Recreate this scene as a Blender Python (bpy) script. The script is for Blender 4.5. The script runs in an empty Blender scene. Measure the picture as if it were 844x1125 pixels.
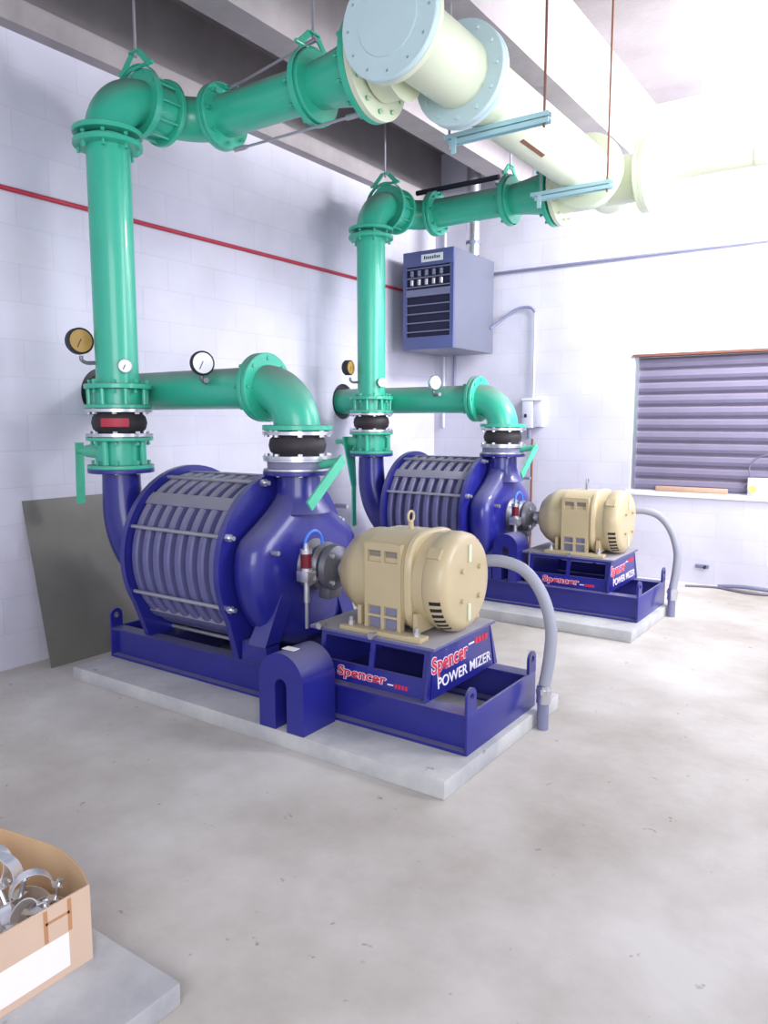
import bpy, bmesh, math, random
from mathutils import Vector, Matrix, Quaternion
random.seed(7)
PI = math.pi
S = bpy.context.scene
COL = S.collection
V = Vector

# ------------------------------------------------------------------ materials
def srgb(r, g, b):
    return tuple(((c/255)/12.92 if c/255 <= .04045 else ((c/255+.055)/1.055)**2.4) for c in (r, g, b)) + (1,)

def mat(name, col, rough=.5, metal=0.0, var=.12, scale=6.0, dust=0.0, dustcol=(150, 145, 150), bump=.0, bscale=60, coat=0, spec=.5):
    m = bpy.data.materials.new(name); m.use_nodes = True
    nt = m.node_tree; n = nt.nodes; l = nt.links
    b = n['Principled BSDF']
    b.inputs['Roughness'].default_value = rough
    b.inputs['Metallic'].default_value = metal
    b.inputs['Coat Weight'].default_value = coat
    b.inputs['Specular IOR Level'].default_value = spec
    tc = n.new('ShaderNodeTexCoord')
    no = n.new('ShaderNodeTexNoise'); no.inputs['Scale'].default_value = scale; no.inputs['Detail'].default_value = 5
    l.new(tc.outputs['Object'], no.inputs['Vector'])
    mx = n.new('ShaderNodeMix'); mx.data_type = 'RGBA'
    c = srgb(*col)
    mx.inputs['A'].default_value = tuple(x*(1-var) for x in c[:3]) + (1,)
    mx.inputs['B'].default_value = tuple(min(1, x*(1+var)) for x in c[:3]) + (1,)
    l.new(no.outputs['Fac'], mx.inputs['Factor'])
    out = mx.outputs['Result']
    if dust:
        ge = n.new('ShaderNodeNewGeometry'); sx = n.new('ShaderNodeSeparateXYZ')
        l.new(ge.outputs['Normal'], sx.inputs[0])
        mr = n.new('ShaderNodeMapRange'); mr.inputs['From Min'].default_value = .25; mr.inputs['From Max'].default_value = .95
        mr.inputs['To Max'].default_value = dust
        l.new(sx.outputs['Z'], mr.inputs['Value'])
        no2 = n.new('ShaderNodeTexNoise'); no2.inputs['Scale'].default_value = 9; l.new(tc.outputs['Object'], no2.inputs['Vector'])
        mu = n.new('ShaderNodeMath'); mu.operation = 'MULTIPLY_ADD'; mu.inputs[1].default_value = .5; mu.inputs[2].default_value = .7
        l.new(no2.outputs['Fac'], mu.inputs[0])
        mu2 = n.new('ShaderNodeMath'); mu2.operation = 'MULTIPLY'; mu2.use_clamp = True
        l.new(mu.outputs[0], mu2.inputs[0]); l.new(mr.outputs[0], mu2.inputs[1])
        m2 = n.new('ShaderNodeMix'); m2.data_type = 'RGBA'
        l.new(mu2.outputs[0], m2.inputs['Factor']); l.new(out, m2.inputs['A']); m2.inputs['B'].default_value = srgb(*dustcol)
        out = m2.outputs['Result']
        ad = n.new('ShaderNodeMath'); ad.operation = 'MULTIPLY_ADD'; ad.inputs[1].default_value = .4; ad.inputs[2].default_value = rough
        l.new(mu2.outputs[0], ad.inputs[0]); l.new(ad.outputs[0], b.inputs['Roughness'])
    l.new(out, b.inputs['Base Color'])
    if bump:
        no3 = n.new('ShaderNodeTexNoise'); no3.inputs['Scale'].default_value = bscale; no3.inputs['Detail'].default_value = 4
        l.new(tc.outputs['Object'], no3.inputs['Vector'])
        bu = n.new('ShaderNodeBump'); bu.inputs['Strength'].default_value = bump; bu.inputs['Distance'].default_value = .01
        l.new(no3.outputs['Fac'], bu.inputs['Height']); l.new(bu.outputs[0], b.inputs['Normal'])
    return m

M = {}
M['green'] = mat('green_paint', (56, 180, 150), .32, dust=.85, dustcol=(126, 118, 118), var=.10, coat=.2)
M['green_light'] = mat('pale_green_paint', (80, 186, 152), .4, dust=.2)
M['blue'] = mat('dark_blue_paint', (34, 36, 128), .3, dust=.6, dustcol=(132, 130, 150), var=.18, coat=.25)
M['dusty_blue'] = mat('dusty_blue_paint', (96, 96, 142), .5, dust=.95, dustcol=(164, 160, 162), var=.2, scale=12)
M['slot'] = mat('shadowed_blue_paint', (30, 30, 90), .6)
M['tan'] = mat('tan_paint', (186, 170, 134), .38, dust=.2, dustcol=(205, 198, 180), var=.07, coat=.15)
M['tan_dark'] = mat('dusty_tan_metal', (130, 122, 112), .6)
M['silver'] = mat('zinc_plated_steel', (205, 205, 212), .28, metal=.85, var=.08)
M['steel'] = mat('cast_steel', (120, 120, 128), .42, metal=.6, var=.2, scale=20)
M['rod'] = mat('galvanised_rod', (165, 165, 175), .4, metal=.5)
M['rubber'] = mat('black_rubber', (42, 38, 42), .6, dust=.35, dustcol=(110, 105, 105))
M['red'] = mat('red_paint', (176, 44, 66), .5)
M['black'] = mat('black_paint', (22, 22, 30), .5)
M['navy'] = mat('black_sleeve', (18, 22, 40), .5)
M['white'] = mat('white_enamel', (238, 240, 244), .35, var=.02)
M['yellowed'] = mat('yellowed_dial', (176, 140, 70), .5, var=.15, scale=20)
M['cream'] = mat('cream_pipe_paint', (214, 222, 196), .4, var=.04, dust=.1)
M['paleblue'] = mat('pale_blue_white_paint', (190, 214, 218), .42, var=.05)
M['strut'] = mat('pale_blue_strut_paint', (168, 206, 214), .45, var=.05)
M['heater'] = mat('grey_blue_enamel', (104, 107, 124), .4, var=.05)
M['heater_front'] = mat('blue_grey_enamel', (84, 92, 142), .4, var=.06)
M['dark_inside'] = mat('dark_interior', (30, 30, 62), .7)
M['conduit'] = mat('grey_flexible_conduit', (150, 152, 166), .5, var=.05)
M['greyblue'] = mat('grey_wall_conduit_paint', (120, 122, 150), .5)
M['pale_pipe'] = mat('pale_wall_conduit_paint', (205, 205, 220), .5)
M['rust'] = mat('rusty_steel', (120, 78, 62), .7, var=.3, scale=30)
M['wood'] = mat('bare_timber', (196, 160, 138), .7, var=.15, scale=25)
M['card'] = mat('brown_cardboard', (208, 180, 158), .85, var=.08, scale=8)
M['card_in'] = mat('brown_cardboard_inside', (196, 164, 128), .9, var=.1, scale=8)
M['tape'] = mat('orange_brown_tape', (190, 138, 100), .45)
M['label'] = mat('white_paper', (240, 236, 240), .7, var=.02)
M['bluetube'] = mat('blue_plastic_tube', (70, 120, 220), .3)
M['amber'] = mat('dark_red_oil', (110, 25, 40), .15)
M['chrome'] = mat('bright_clamp_steel', (232, 234, 238), .3, metal=.7, var=.05)
M['panel'] = mat('dull_sheet_steel', (112, 110, 104), .5, metal=.1, var=.28, scale=3.5, bump=.1, bscale=8)
M['yellow'] = mat('yellow_plastic', (215, 215, 120), .5)
M['decal_red'] = mat('red_lettering', (205, 40, 70), .5, var=.02)
M['decal_white'] = mat('white_lettering', (240, 235, 245), .5, var=.01)
M['dirtywood'] = mat('cable_sheath', (110, 105, 125), .6)

def concrete(name, c1, c2, scale=1.2, speck=True, bump=.15, rough=.8):
    m = bpy.data.materials.new(name); m.use_nodes = True
    nt = m.node_tree; n = nt.nodes; l = nt.links; b = n['Principled BSDF']; b.inputs['Roughness'].default_value = rough
    ge = n.new('ShaderNodeNewGeometry')
    a = n.new('ShaderNodeTexNoise'); a.inputs['Scale'].default_value = scale; a.inputs['Detail'].default_value = 8; a.inputs['Roughness'].default_value = .62
    l.new(ge.outputs['Position'], a.inputs['Vector'])
    r = n.new('ShaderNodeValToRGB'); r.color_ramp.elements[0].position = .32; r.color_ramp.elements[1].position = .66
    r.color_ramp.elements[0].color = srgb(*c1); r.color_ramp.elements[1].color = srgb(*c2)
    l.new(a.outputs['Fac'], r.inputs[0]); out = r.outputs[0]
    if speck:
        v = n.new('ShaderNodeTexNoise'); v.inputs['Scale'].default_value = 11; v.inputs['Detail'].default_value = 3; v.inputs['Roughness'].default_value = .7
        l.new(ge.outputs['Position'], v.inputs['Vector'])
        r2 = n.new('ShaderNodeValToRGB'); r2.color_ramp.elements[0].position = .67; r2.color_ramp.elements[1].position = .72
        r2.color_ramp.elements[0].color = (0, 0, 0, 1); r2.color_ramp.elements[1].color = (.5, .5, .5, 1)
        l.new(v.outputs['Fac'], r2.inputs[0])
        mx = n.new('ShaderNodeMix'); mx.data_type = 'RGBA'; l.new(r2.outputs[0], mx.inputs['Factor']); l.new(out, mx.inputs['A'])
        mx.inputs['B'].default_value = srgb(96, 84, 74); out = mx.outputs['Result']
    l.new(out, b.inputs['Base Color'])
    f = n.new('ShaderNodeTexNoise'); f.inputs['Scale'].default_value = 40; l.new(ge.outputs['Position'], f.inputs['Vector'])
    bu = n.new('ShaderNodeBump'); bu.inputs['Strength'].default_value = bump; bu.inputs['Distance'].default_value = .01
    l.new(f.outputs['Fac'], bu.inputs['Height']); l.new(bu.outputs[0], b.inputs['Normal'])
    return m
M['floor'] = concrete('worn_concrete_floor', (166, 158, 148), (214, 210, 205), .9)
M['pad'] = concrete('pale_concrete', (160, 160, 166), (198, 198, 196), 3)
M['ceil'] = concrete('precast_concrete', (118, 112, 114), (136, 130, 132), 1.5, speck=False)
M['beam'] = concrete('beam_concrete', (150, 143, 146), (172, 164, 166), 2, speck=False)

def block_mat(name, horiz):
    m = bpy.data.materials.new(name); m.use_nodes = True
    nt = m.node_tree; n = nt.nodes; l = nt.links; b = n['Principled BSDF']; b.inputs['Roughness'].default_value = .6
    ge = n.new('ShaderNodeNewGeometry'); sp = n.new('ShaderNodeSeparateXYZ'); l.new(ge.outputs['Position'], sp.inputs[0])
    cb = n.new('ShaderNodeCombineXYZ'); l.new(sp.outputs[horiz], cb.inputs[0]); l.new(sp.outputs['Z'], cb.inputs[1])
    br = n.new('ShaderNodeTexBrick'); l.new(cb.outputs[0], br.inputs['Vector'])
    br.inputs['Scale'].default_value = 1; br.inputs['Brick Width'].default_value = .4; br.inputs['Row Height'].default_value = .2
    br.inputs['Mortar Size'].default_value = .005; br.inputs['Mortar Smooth'].default_value = .6
    br.inputs['Color1'].default_value = srgb(203, 202, 218); br.inputs['Color2'].default_value = srgb(208, 206, 221)
    br.inputs['Mortar'].default_value = srgb(199, 197, 213)
    no = n.new('ShaderNodeTexNoise'); no.inputs['Scale'].default_value = 2.2; no.inputs['Detail'].default_value = 6; l.new(ge.outputs['Position'], no.inputs['Vector'])
    r = n.new('ShaderNodeValToRGB'); r.color_ramp.elements[0].position = .3; r.color_ramp.elements[1].position = .6
    r.color_ramp.elements[0].color = (.88, .87, .86, 1); r.color_ramp.elements[1].color = (1, 1, 1, 1)
    l.new(no.outputs['Fac'], r.inputs[0])
    mx = n.new('ShaderNodeMix'); mx.data_type = 'RGBA'; mx.blend_type = 'MULTIPLY'; mx.inputs['Factor'].default_value = 1
    l.new(br.outputs['Color'], mx.inputs['A']); l.new(r.outputs[0], mx.inputs['B']); l.new(mx.outputs['Result'], b.inputs['Base Color'])
    bu = n.new('ShaderNodeBump'); bu.invert = True; bu.inputs['Strength'].default_value = .12; bu.inputs['Distance'].default_value = .006
    l.new(br.outputs['Fac'], bu.inputs['Height']); l.new(bu.outputs[0], b.inputs['Normal'])
    return m
M['wall_y'] = block_mat('painted_block_wall', 'Y')
M['wall_x'] = block_mat('painted_block_wall_rear', 'X')

# ------------------------------------------------------------------ mesh builder
def basis(d):
    d = V(d).normalized()
    u = V((0, 0, 1)) if abs(d.z) < .9 else V((1, 0, 0))
    a = d.cross(u).normalized(); return a, d.cross(a).normalized(), d

class MB:
    def __init__(s): s.bm = bmesh.new()
    def grid(s, rings, cap=True, closed=False):
        bm = s.bm; rv = [[bm.verts.new(p) for p in r] for r in rings]; n = len(rings[0])
        pr = list(zip(rv, rv[1:])) + ([(rv[-1], rv[0])] if closed else [])
        for a, b in pr:
            for i in range(n):
                j = (i+1) % n
                bm.faces.new((a[i], a[j], b[j], b[i]))
        if cap and not closed:
            bm.faces.new(rv[0][::-1]); bm.faces.new(rv[-1])
        return s
    def box(s, x0, x1, y0, y1, z0, z1, bev=0, mx=None):
        bm = s.bm; r = bmesh.ops.create_cube(bm, size=1)
        vs = r['verts']
        for v in vs: v.co = V(((x0+x1)/2 + v.co.x*(x1-x0), (y0+y1)/2+v.co.y*(y1-y0), (z0+z1)/2+v.co.z*(z1-z0)))
        if bev:
            es = list({e for v in vs for e in v.link_edges})
            q = bmesh.ops.bevel(bm, geom=es, offset=bev, segments=2, profile=.5, affect='EDGES')
            vs = list({v for f in q['faces'] for v in f.verts} | {v for v in vs if v.is_valid})
        if mx:
            for v in vs: v.co = mx @ v.co
        return s
    def hexa(s, p):   # 8 points: bottom 4 then top 4
        bm = s.bm; v = [bm.verts.new(q) for q in p]
        for f in ((3, 2, 1, 0), (4, 5, 6, 7), (0, 1, 5, 4), (1, 2, 6, 5), (2, 3, 7, 6), (3, 0, 4, 7)): bm.faces.new([v[i] for i in f])
        return s
    def bar(s, p0, p1, w, t, up=(0, 0, 1)):
        p0, p1 = V(p0), V(p1); d = (p1-p0).normalized(); a = V(up).cross(d)
        if a.length < 1e-3: a = V((1, 0, 0)).cross(d)
        a.normalize(); c = d.cross(a)
        q = [(-1, -1), (1, -1), (1, 1), (-1, 1)]
        return s.hexa([p0 + a*(w/2*i) + c*(t/2*j) for i, j in q] + [p1 + a*(w/2*i) + c*(t/2*j) for i, j in q])
    def cyl(s, p0, p1, r, r2=None, n=28):
        p0, p1 = V(p0), V(p1); r2 = r if r2 is None else r2
        a, b, d = basis(p1-p0)
        R = [[p + a*(q*math.cos(2*PI*i/n)) + b*(q*math.sin(2*PI*i/n)) for i in range(n)] for p, q in ((p0, r), (p1, r2))]
        return s.grid(R)
    def lathe(s, prof, o, ax, n=40, hollow=False):
        o = V(o); a, b, d = basis(ax)
        R = [[o + d*t + a*(q*math.cos(2*PI*i/n)) + b*(q*math.sin(2*PI*i/n)) for i in range(n)] for t, q in prof]
        return s.grid(R, cap=not hollow, closed=hollow)
    def tube(s, path, r, n=14, closed=False):
        path = [V(p) for p in path]; m = len(path)
        rs = r if isinstance(r, (list, tuple)) else [r]*m
        tg = []
        for i in range(m):
            if closed: t = path[(i+1) % m]-path[i-1]
            else: t = path[min(i+1, m-1)]-path[max(i-1, 0)]
            tg.append(t.normalized())
        a, b, _ = basis(tg[0]); R = []
        for i in range(m):
            if i:
                q = tg[i-1].rotation_difference(tg[i]); a = q @ a; b = q @ b
            R.append([path[i] + a*(rs[i]*math.cos(2*PI*k/n)) + b*(rs[i]*math.sin(2*PI*k/n)) for k in range(n)])
        return s.grid(R, cap=not closed, closed=closed)
    def prism(s, poly, fn, d0, d1):   # fn(u,v,d) -> xyz
        bm = s.bm; A = [bm.verts.new(fn(u, v, d0)) for u, v in poly]; B = [bm.verts.new(fn(u, v, d1)) for u, v in poly]
        n = len(poly)
        for i in range(n): bm.faces.new((A[i], A[(i+1) % n], B[(i+1) % n], B[i]))
        bm.faces.new(A[::-1]); bm.faces.new(B)
        return s
    def sphere(s, c, r, n=16):
        c = V(c); prof = [(-r*math.cos(PI*i/n), max(1e-4, r*math.sin(PI*i/n))) for i in range(n+1)]
        return s.lathe(prof, c, (0, 0, 1), 20)
    def mesh(s, name, off=(0, 0, 0), ang=35):
        bm = s.bm; bmesh.ops.recalc_face_normals(bm, faces=bm.faces)
        bmesh.ops.translate(bm, verts=bm.verts, vec=-V(off))
        me = bpy.data.meshes.new(name); bm.to_mesh(me); bm.free()
        for p in me.polygons: p.use_smooth = True
        me.set_sharp_from_angle(angle=math.radians(ang))
        return me

def obj(name, me, m=None, parent=None, loc=None):
    o = bpy.data.objects.new(name, me); COL.objects.link(o)
    if m: me.materials.append(m) if not me.materials else None
    if parent: o.parent = parent
    if loc is not None: o.location = loc
    return o

class Thing:
    def __init__(s, name, label, cat, loc=(0, 0, 0), T=(0, 0, 0), group=None):
        s.loc = V(loc); s.T = V(T)
        e = bpy.data.objects.new(name, None); COL.objects.link(e); e.location = s.loc + s.T; e.empty_display_size = .1
        e['label'] = label; e['category'] = cat
        if group: e['group'] = group
        s.e = e
    def part(s, name, mb, m, parent=None, label=None, ang=35):
        o = obj(name, mb.mesh(name, s.loc, ang), m, parent or s.e)
        if label: o['label'] = label
        return o
    def bolts(s, parent, c, ax, R, n, m, r=.011, L=.06, ph=0, name='bolt', both=True):
        a, b, d = basis(ax); mb = MB()
        mb.cyl(d*(-L/2), d*(L/2), r*.6, n=8)
        mb.cyl(d*(-L/2), d*(-L/2+.014), r, n=6)
        if both: mb.cyl(d*(L/2-.014), d*(L/2), r, n=6)
        me = mb.mesh(name); me.materials.append(m)
        for i in range(n):
            t = ph + 2*PI*i/n
            o = bpy.data.objects.new(name, me); COL.objects.link(o); o.parent = parent
            o.location = V(c) + a*(R*math.cos(t)) + b*(R*math.sin(t)) - s.loc

def single(name, mb, m, label, cat, loc=(0, 0, 0), T=(0, 0, 0), group=None):
    o = obj(name, mb.mesh(name, loc), m); o.location = V(loc) + V(T)
    o['label'] = label; o['category'] = cat
    if group: o['group'] = group
    return o

def struct(name, mb, m):
    o = obj(name, mb.mesh(name), m); o['kind'] = 'structure'; return o

def arc(c, u, v, r, a0, a1, n=12):
    c, u, v = V(c), V(u), V(v)
    return [c + u*(r*math.cos(a0+(a1-a0)*i/n)) + v*(r*math.sin(a0+(a1-a0)*i/n)) for i in range(n+1)]

def catmull(P, k=8):
    P = [V(p) for p in P]; Q = [P[0]] + P + [P[-1]]; out = []
    for i in range(1, len(Q)-2):
        a, b, c, d = Q[i-1:i+3]
        for j in range(k):
            t = j/k; out.append(.5*((2*b) + (c-a)*t + (2*a-5*b+4*c-d)*t*t + (3*b-a-3*c+d)*t**3))
    return out + [P[-1]]

def text_mesh(txt, size, offset=0.0, shear=0, depth=.0006, bold=0):
    cu = bpy.data.curves.new('t', 'FONT'); cu.body = txt; cu.size = size; cu.offset = offset; cu.extrude = depth; cu.shear = shear; cu.space_character = 1.0
    o = bpy.data.objects.new('t', cu); COL.objects.link(o)
    dg = bpy.context.evaluated_depsgraph_get(); me = bpy.data.meshes.new_from_object(o.evaluated_get(dg))
    bpy.data.objects.remove(o); bpy.data.curves.remove(cu)
    return me

def lettering(t, name, txt, org, ux, uy, width, height, m, parent, offset=0.0, lift=0.001, shear=0):
    """letters laid on a plane: org = lower-left corner, ux/uy = unit directions"""
    me = text_mesh(txt, 1.0, 0, shear); xs = [v.co.x for v in me.vertices]; ys = [v.co.y for v in me.vertices]
    bx0, bx1, by0, by1 = min(xs), max(xs), min(ys), max(ys)
    if offset:
        bpy.data.meshes.remove(me); me = text_mesh(txt, 1.0, offset, shear)
    ux, uy = V(ux).normalized(), V(uy).normalized(); uz = ux.cross(uy)
    for v in me.vertices:
        x = (v.co.x-bx0)/(bx1-bx0)*width; y = (v.co.y-by0)/(by1-by0)*height
        v.co = V(org) + ux*x + uy*y + uz*(lift + v.co.z) - t.loc
    me.materials.clear()
    o = obj(name, me, m, parent); return o

# ------------------------------------------------------------------ room
XW, YB = -.536, 4.1515
struct('floor', MB().box(XW-.2, 6.2, -5, YB+.2, -.1, 0), M['floor'])
# left wall with the pipe penetrations cut through it
def wall_with_holes():
    w = obj('w', MB().box(XW-.2, XW, -5, YB+.2, 0, 4.0).mesh('w')); cut = []
    for cy in (.286, .286+2.3525):
        c = obj('c', MB().cyl((XW-.5, cy, 1.53), (XW+.3, cy, 1.53), .15, n=48).mesh('c')); cut.append(c)
        mo = w.modifiers.new('b', 'BOOLEAN'); mo.object = c; mo.solver = 'EXACT'
    dg = bpy.context.evaluated_depsgraph_get(); me = bpy.data.meshes.new_from_object(w.evaluated_get(dg))
    for c in cut + [w]: bpy.data.objects.remove(c)
    for p in me.polygons: p.use_smooth = False
    me.materials.clear()
    o = obj('wall_left', me, M['wall_y']); o['kind'] = 'structure'; o.name = 'wall_left'
wall_with_holes()
for lab, cy in (('added black ring darkening the wall hole around the near suction pipe', .286), ('added black ring darkening the wall hole around the far suction pipe', .286+2.3525)):
    single('hole_shade_ring', MB().lathe([(0, .149), (.17, .149), (.17, .1095), (0, .1095)], (XW-.19, cy, 1.53), (1, 0, 0), 48, hollow=True), M['black'], lab, 'shade ring', (XW-.1, cy, 1.53))  # black ring added to block light and keep the open hole dark
# rear wall around the shutter opening
WX0, WX1, WZ0, WZ1 = 1.47, 3.25, .76, 1.915
wb = MB()
wb.box(XW-.2, WX0, YB, YB+.2, 0, 4.0).box(WX1, 6.2, YB, YB+.2, 0, 4.0).box(WX0, WX1, YB, YB+.2, 0, WZ0).box(WX0, WX1, YB, YB+.2, WZ1, 4.0)
struct('wall_back', wb, M['wall_x'])
# precast double-tee roof
struct('ceiling', MB().box(XW-.2, 6.2, -5, YB+.2, 3.95, 4.1), M['ceil'])
def stem(n, xa, xb, zb, ta=.03, tb=.03):
    mb = MB(); pts = [(xa, zb), (xb, zb), (xb+tb, 3.95), (xa-ta, 3.95)]
    mb.prism(pts, lambda u, v, d: (u, d, v), -5, YB+.0)
    struct(n, mb, M['beam'])
stem('trim_1', .25, .45, 3.50, 0, .12)
stem('trim_2', 1.25, 1.45, 3.52, 0, .12)
stem('trim_3', 3.6, 3.8, 3.52, 0, .12)
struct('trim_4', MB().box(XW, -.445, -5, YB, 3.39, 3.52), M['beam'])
struct('trim_5', MB().box(XW, -.48, -5, YB, 3.521, 3.95), M['ceil'])  # darker panel added to stand for the shade above the paler ledge

# roller shutter window
t = Thing('window_1', '', 'window', (WX0, YB, WZ0)); w1 = t.e
for k in ('label', 'category'): del w1[k]
w1['kind'] = 'structure'
nsl = 11; ph = (WZ1-WZ0-.02)/nsl
M['slat'] = mat('grey_shutter_slats', (118, 112, 136), .55, var=.12, scale=5, dust=.3, dustcol=(150, 135, 130))
mb = MB()
for i in range(nsl):
    z0 = WZ0+.012+i*ph
    sec = [(.060, z0), (.060, z0+.006), (.042, z0+.02), (.034, z0+ph*.45), (.042, z0+ph*.8), (.062, z0+ph*.93), (.066, z0+ph), (.085, z0+ph), (.085, z0)]
    mb.prism(sec, lambda u, v, d: (d, YB+u, v), WX0+.035, WX1-.035)
t.part('shutter_curtain', mb, M['slat'], ang=25)
mb = MB()
mb.box(WX0, WX0+.035, YB+.02, YB+.1, WZ0, WZ1).box(WX1-.035, WX1, YB+.02, YB+.1, WZ0, WZ1)
t.part('guide_rail', mb, M['silver'])
t.part('lintel', MB().box(WX0-.01, WX1+.01, YB-.012, YB+.1, WZ1-.002, WZ1+.018), M['rust'])
t.part('sill', MB().box(WX0-.03, WX1+.03, YB-.03, YB+.06, WZ0-.035, WZ0+.006, .004), M['white'])
single('timber_offcut', MB().box(1.70, 2.27, YB-.028, YB+.022, WZ0+.007, WZ0+.05, .003), M['wood'], 'short reddish timber strip lying along the sill of the grey roller shutter', 'timber', (1.7, YB, WZ0))
t = Thing('outlet_box', 'small white electrical box with yellow button on the shutter sill', 'electrical box', (2.5, YB, WZ0+.007))
t.part('body', MB().box(2.42, 2.66, YB-.029, YB+.028, WZ0+.007, WZ0+.15, .006), M['white'])
t.part('button', MB().cyl((2.46, YB-.029, WZ0+.06), (2.46, YB-.045, WZ0+.06), .03), M['yellow'])
single('power_cord', MB().tube(catmull([(2.44, YB-.02, WZ0+.15), (2.43, YB-.02, WZ0+.25), (2.52, YB-.02, WZ0+.33), (2.75, YB-.02, WZ0+.35)]), .006, 8), M['dirtywood'],
       'thin dark cord curving up over the shutter from the white box', 'cord', (2.44, YB, WZ0+.15))

# wall pipes
single('sprinkler_pipe', MB().cyl((XW+.0135, -4, 2.579), (XW+.0135, YB, 2.579), .013, n=12), M['red'], 'thin red pipe running the length of the left block wall', 'pipe', (XW+.03, 0, 2.579))
single('wall_conduit', MB().cyl((-.2, YB-.022, 2.753), (5.5, YB-.022, 2.753), .012, n=12), M['greyblue'], 'long horizontal grey conduit high on the rear block wall', 'conduit', (1, YB, 2.753))
t = Thing('disconnect_switch', 'pale grey electrical disconnect box on rear wall behind the far blower outlet', 'electrical box', (.56, YB, 1.29))
t.part('box', MB().box(.47, .575, YB-.09, YB-.001, 1.30, 1.555, .006).box(.577, .665, YB-.07, YB-.001, 1.31, 1.56, .006), M['pale_pipe'])
t.part('cover', MB().box(.465, .67, YB-.096, YB-.002, 1.556, 1.575, .003), M['white'])
t.part('handle', MB().box(.505, .522, YB-.115, YB-.09, 1.40, 1.43, .003), M['black'])
t.part('hub', MB().cyl((.53, YB-.04, 1.30), (.53, YB-.04, 1.2), .022), M['greyblue'])
single('wall_conduit', MB().cyl((.555, YB-.03, 1.574), (.555, YB-.03, 2.36), .011, n=12), M['pale_pipe'], 'pale vertical conduit rising from the disconnect box on the rear wall', 'conduit', (.555, YB, 1.575))
single('wall_conduit', MB().cyl((.555, YB-.03, .02), (.555, YB-.03, 1.199), .011, n=12), M['rust'], 'brownish vertical conduit dropping from the disconnect box to the floor', 'conduit', (.555, YB, .02))
single('flexible_whip', MB().tube(catmull([(.158, 4.0, 2.23), (.25, 4.06, 2.31), (.38, 4.1, 2.40), (.50, YB-.03, 2.41), (.555, YB-.03, 2.36)]), .013, 10), M['greyblue'],
       'curved grey flexible conduit arching from the unit heater side to the wall conduit', 'conduit', (.158, 4, 2.23))

# wall mark bracket
t = Thing('wall_bracket', 'small dark bracket with short stub low on the rear wall', 'bracket', (2.12, YB, .15))
t.part('plate', MB().box(2.05, 2.16, YB-.012, YB-.0005, .135, .165, .004), M['greyblue'])
t.part('stub', MB().cyl((2.13, YB-.012, .15), (2.13, YB-.04, .145), .012), M['black'])
single('floor_cable', MB().tube(catmull([(2.02, 3.95, .009), (2.25, 4.02, .009), (2.5, 3.93, .012), (2.8, 3.97, .009), (3.2, 3.9, .009)]), .009, 8), M['dirtywood'], 'dark cable lying on the floor along the foot of the rear wall', 'cable', (2.2, 4, 0))
single('floor_cable', MB().tube(catmull([(2.25, 4.08, .008), (2.42, 4.05, .03), (2.6, 4.02, .035), (3.0, 4.06, .01)]), .016, 8), M['greyblue'], 'thicker grey hose end lying beside the dark cable at the rear wall', 'hose', (2.3, 4.1, 0))

# unit heater
HX0, HX1, HY0, HY1, HZ0, HZ1 = -.363, .155, 3.3, 4.07, 2.0, 2.85
t = Thing('unit_heater', 'boxy grey-blue gas unit heater with louvred front hung in the far corner', 'heater', ((HX0+HX1)/2, 3.7, HZ0))
t.part('cabinet', MB().box(HX0, HX1, HY0+.03, HY1, HZ0, HZ1, .008), M['heater'])
mb = MB()
mb.box(HX0, HX1, HY0, HY0+.029, HZ1-.13, HZ1, .003).box(HX0, HX1, HY0, HY0+.029, HZ0, HZ0+.11, .003)
mb.box(HX0, HX0+.035, HY0, HY0+.029, HZ0+.11, HZ1-.13).box(HX1-.035, HX1, HY0, HY0+.029, HZ0+.11, HZ1-.13)
t.part('front_panel', mb, M['heater_front'])
t.part('core', MB().box(HX0+.036, HX1-.036, HY0+.022, HY0+.0295, HZ0+.11, HZ1-.13), M['dark_inside'])
for i in range(8):
    z = HZ0+.15+i*.078
    mb = MB().box(HX0+.036, HX1-.036, HY0-.004, HY0+.02, z, z+.009 if i != 4 else z+.06)
    t.part('louver', mb, M['greyblue'])
for r in (5, 6):
    for i in range(5):
        x = HX0+.09+i*.075; z = HZ0+.15+r*.078
        t.part('burner_tube', MB().cyl((x, HY0+.012, z+.02), (x, HY0+.012, z+.068), .017, n=12), M['silver'] if r == 5 else M['greyblue'])
pl = t.part('nameplate', MB().box(-.17, .05, HY0-.004, HY0-.0005, HZ1-.1, HZ1-.035), M['white'])
mb = MB()
for i in range(8):
    mb.box(-.14+i*.021, -.128+i*.021, HY0-.006, HY0-.0045, HZ1-.078, HZ1-.056+(.008 if i in (0, 5) else 0))
t.part('lettering', mb, M['dark_inside'], pl)
for x in (-.22, .04):
    t.part('wall_arm', MB().box(x-.02, x+.02, HY1-.001, YB-.0002, 2.60, 2.64), M['greyblue'])
t = Thing('flue_duct', 'round galvanised flue rising from the unit heater to the roof', 'duct', (.1, 3.75, HZ1+.001))
t.part('pipe', MB().cyl((.1, 3.75, HZ1+.001), (.1, 3.75, 3.949), .062), M['silver'])
for z in (2.95, 3.25): t.part('seam_band', MB().cyl((.1, 3.75, z), (.1, 3.75, z+.03), .066), M['greyblue'])
single('gas_pipe', MB().cyl((-.30, YB-.0142, 1.5), (-.30, YB-.0142, 2.6), .014, n=12), M['greyblue'], 'dark gas pipe dropping from under the unit heater, nearer its middle', 'pipe', (-.3, 3.98, 1.5))
single('gas_pipe', MB().cyl((-.42, YB-.0142, 1.3), (-.42, YB-.0142, 3.2), .014, n=12), M['pale_pipe'], 'pale thin pipe in the room corner behind the unit heater', 'pipe', (-.42, 4, 1.3))
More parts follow.
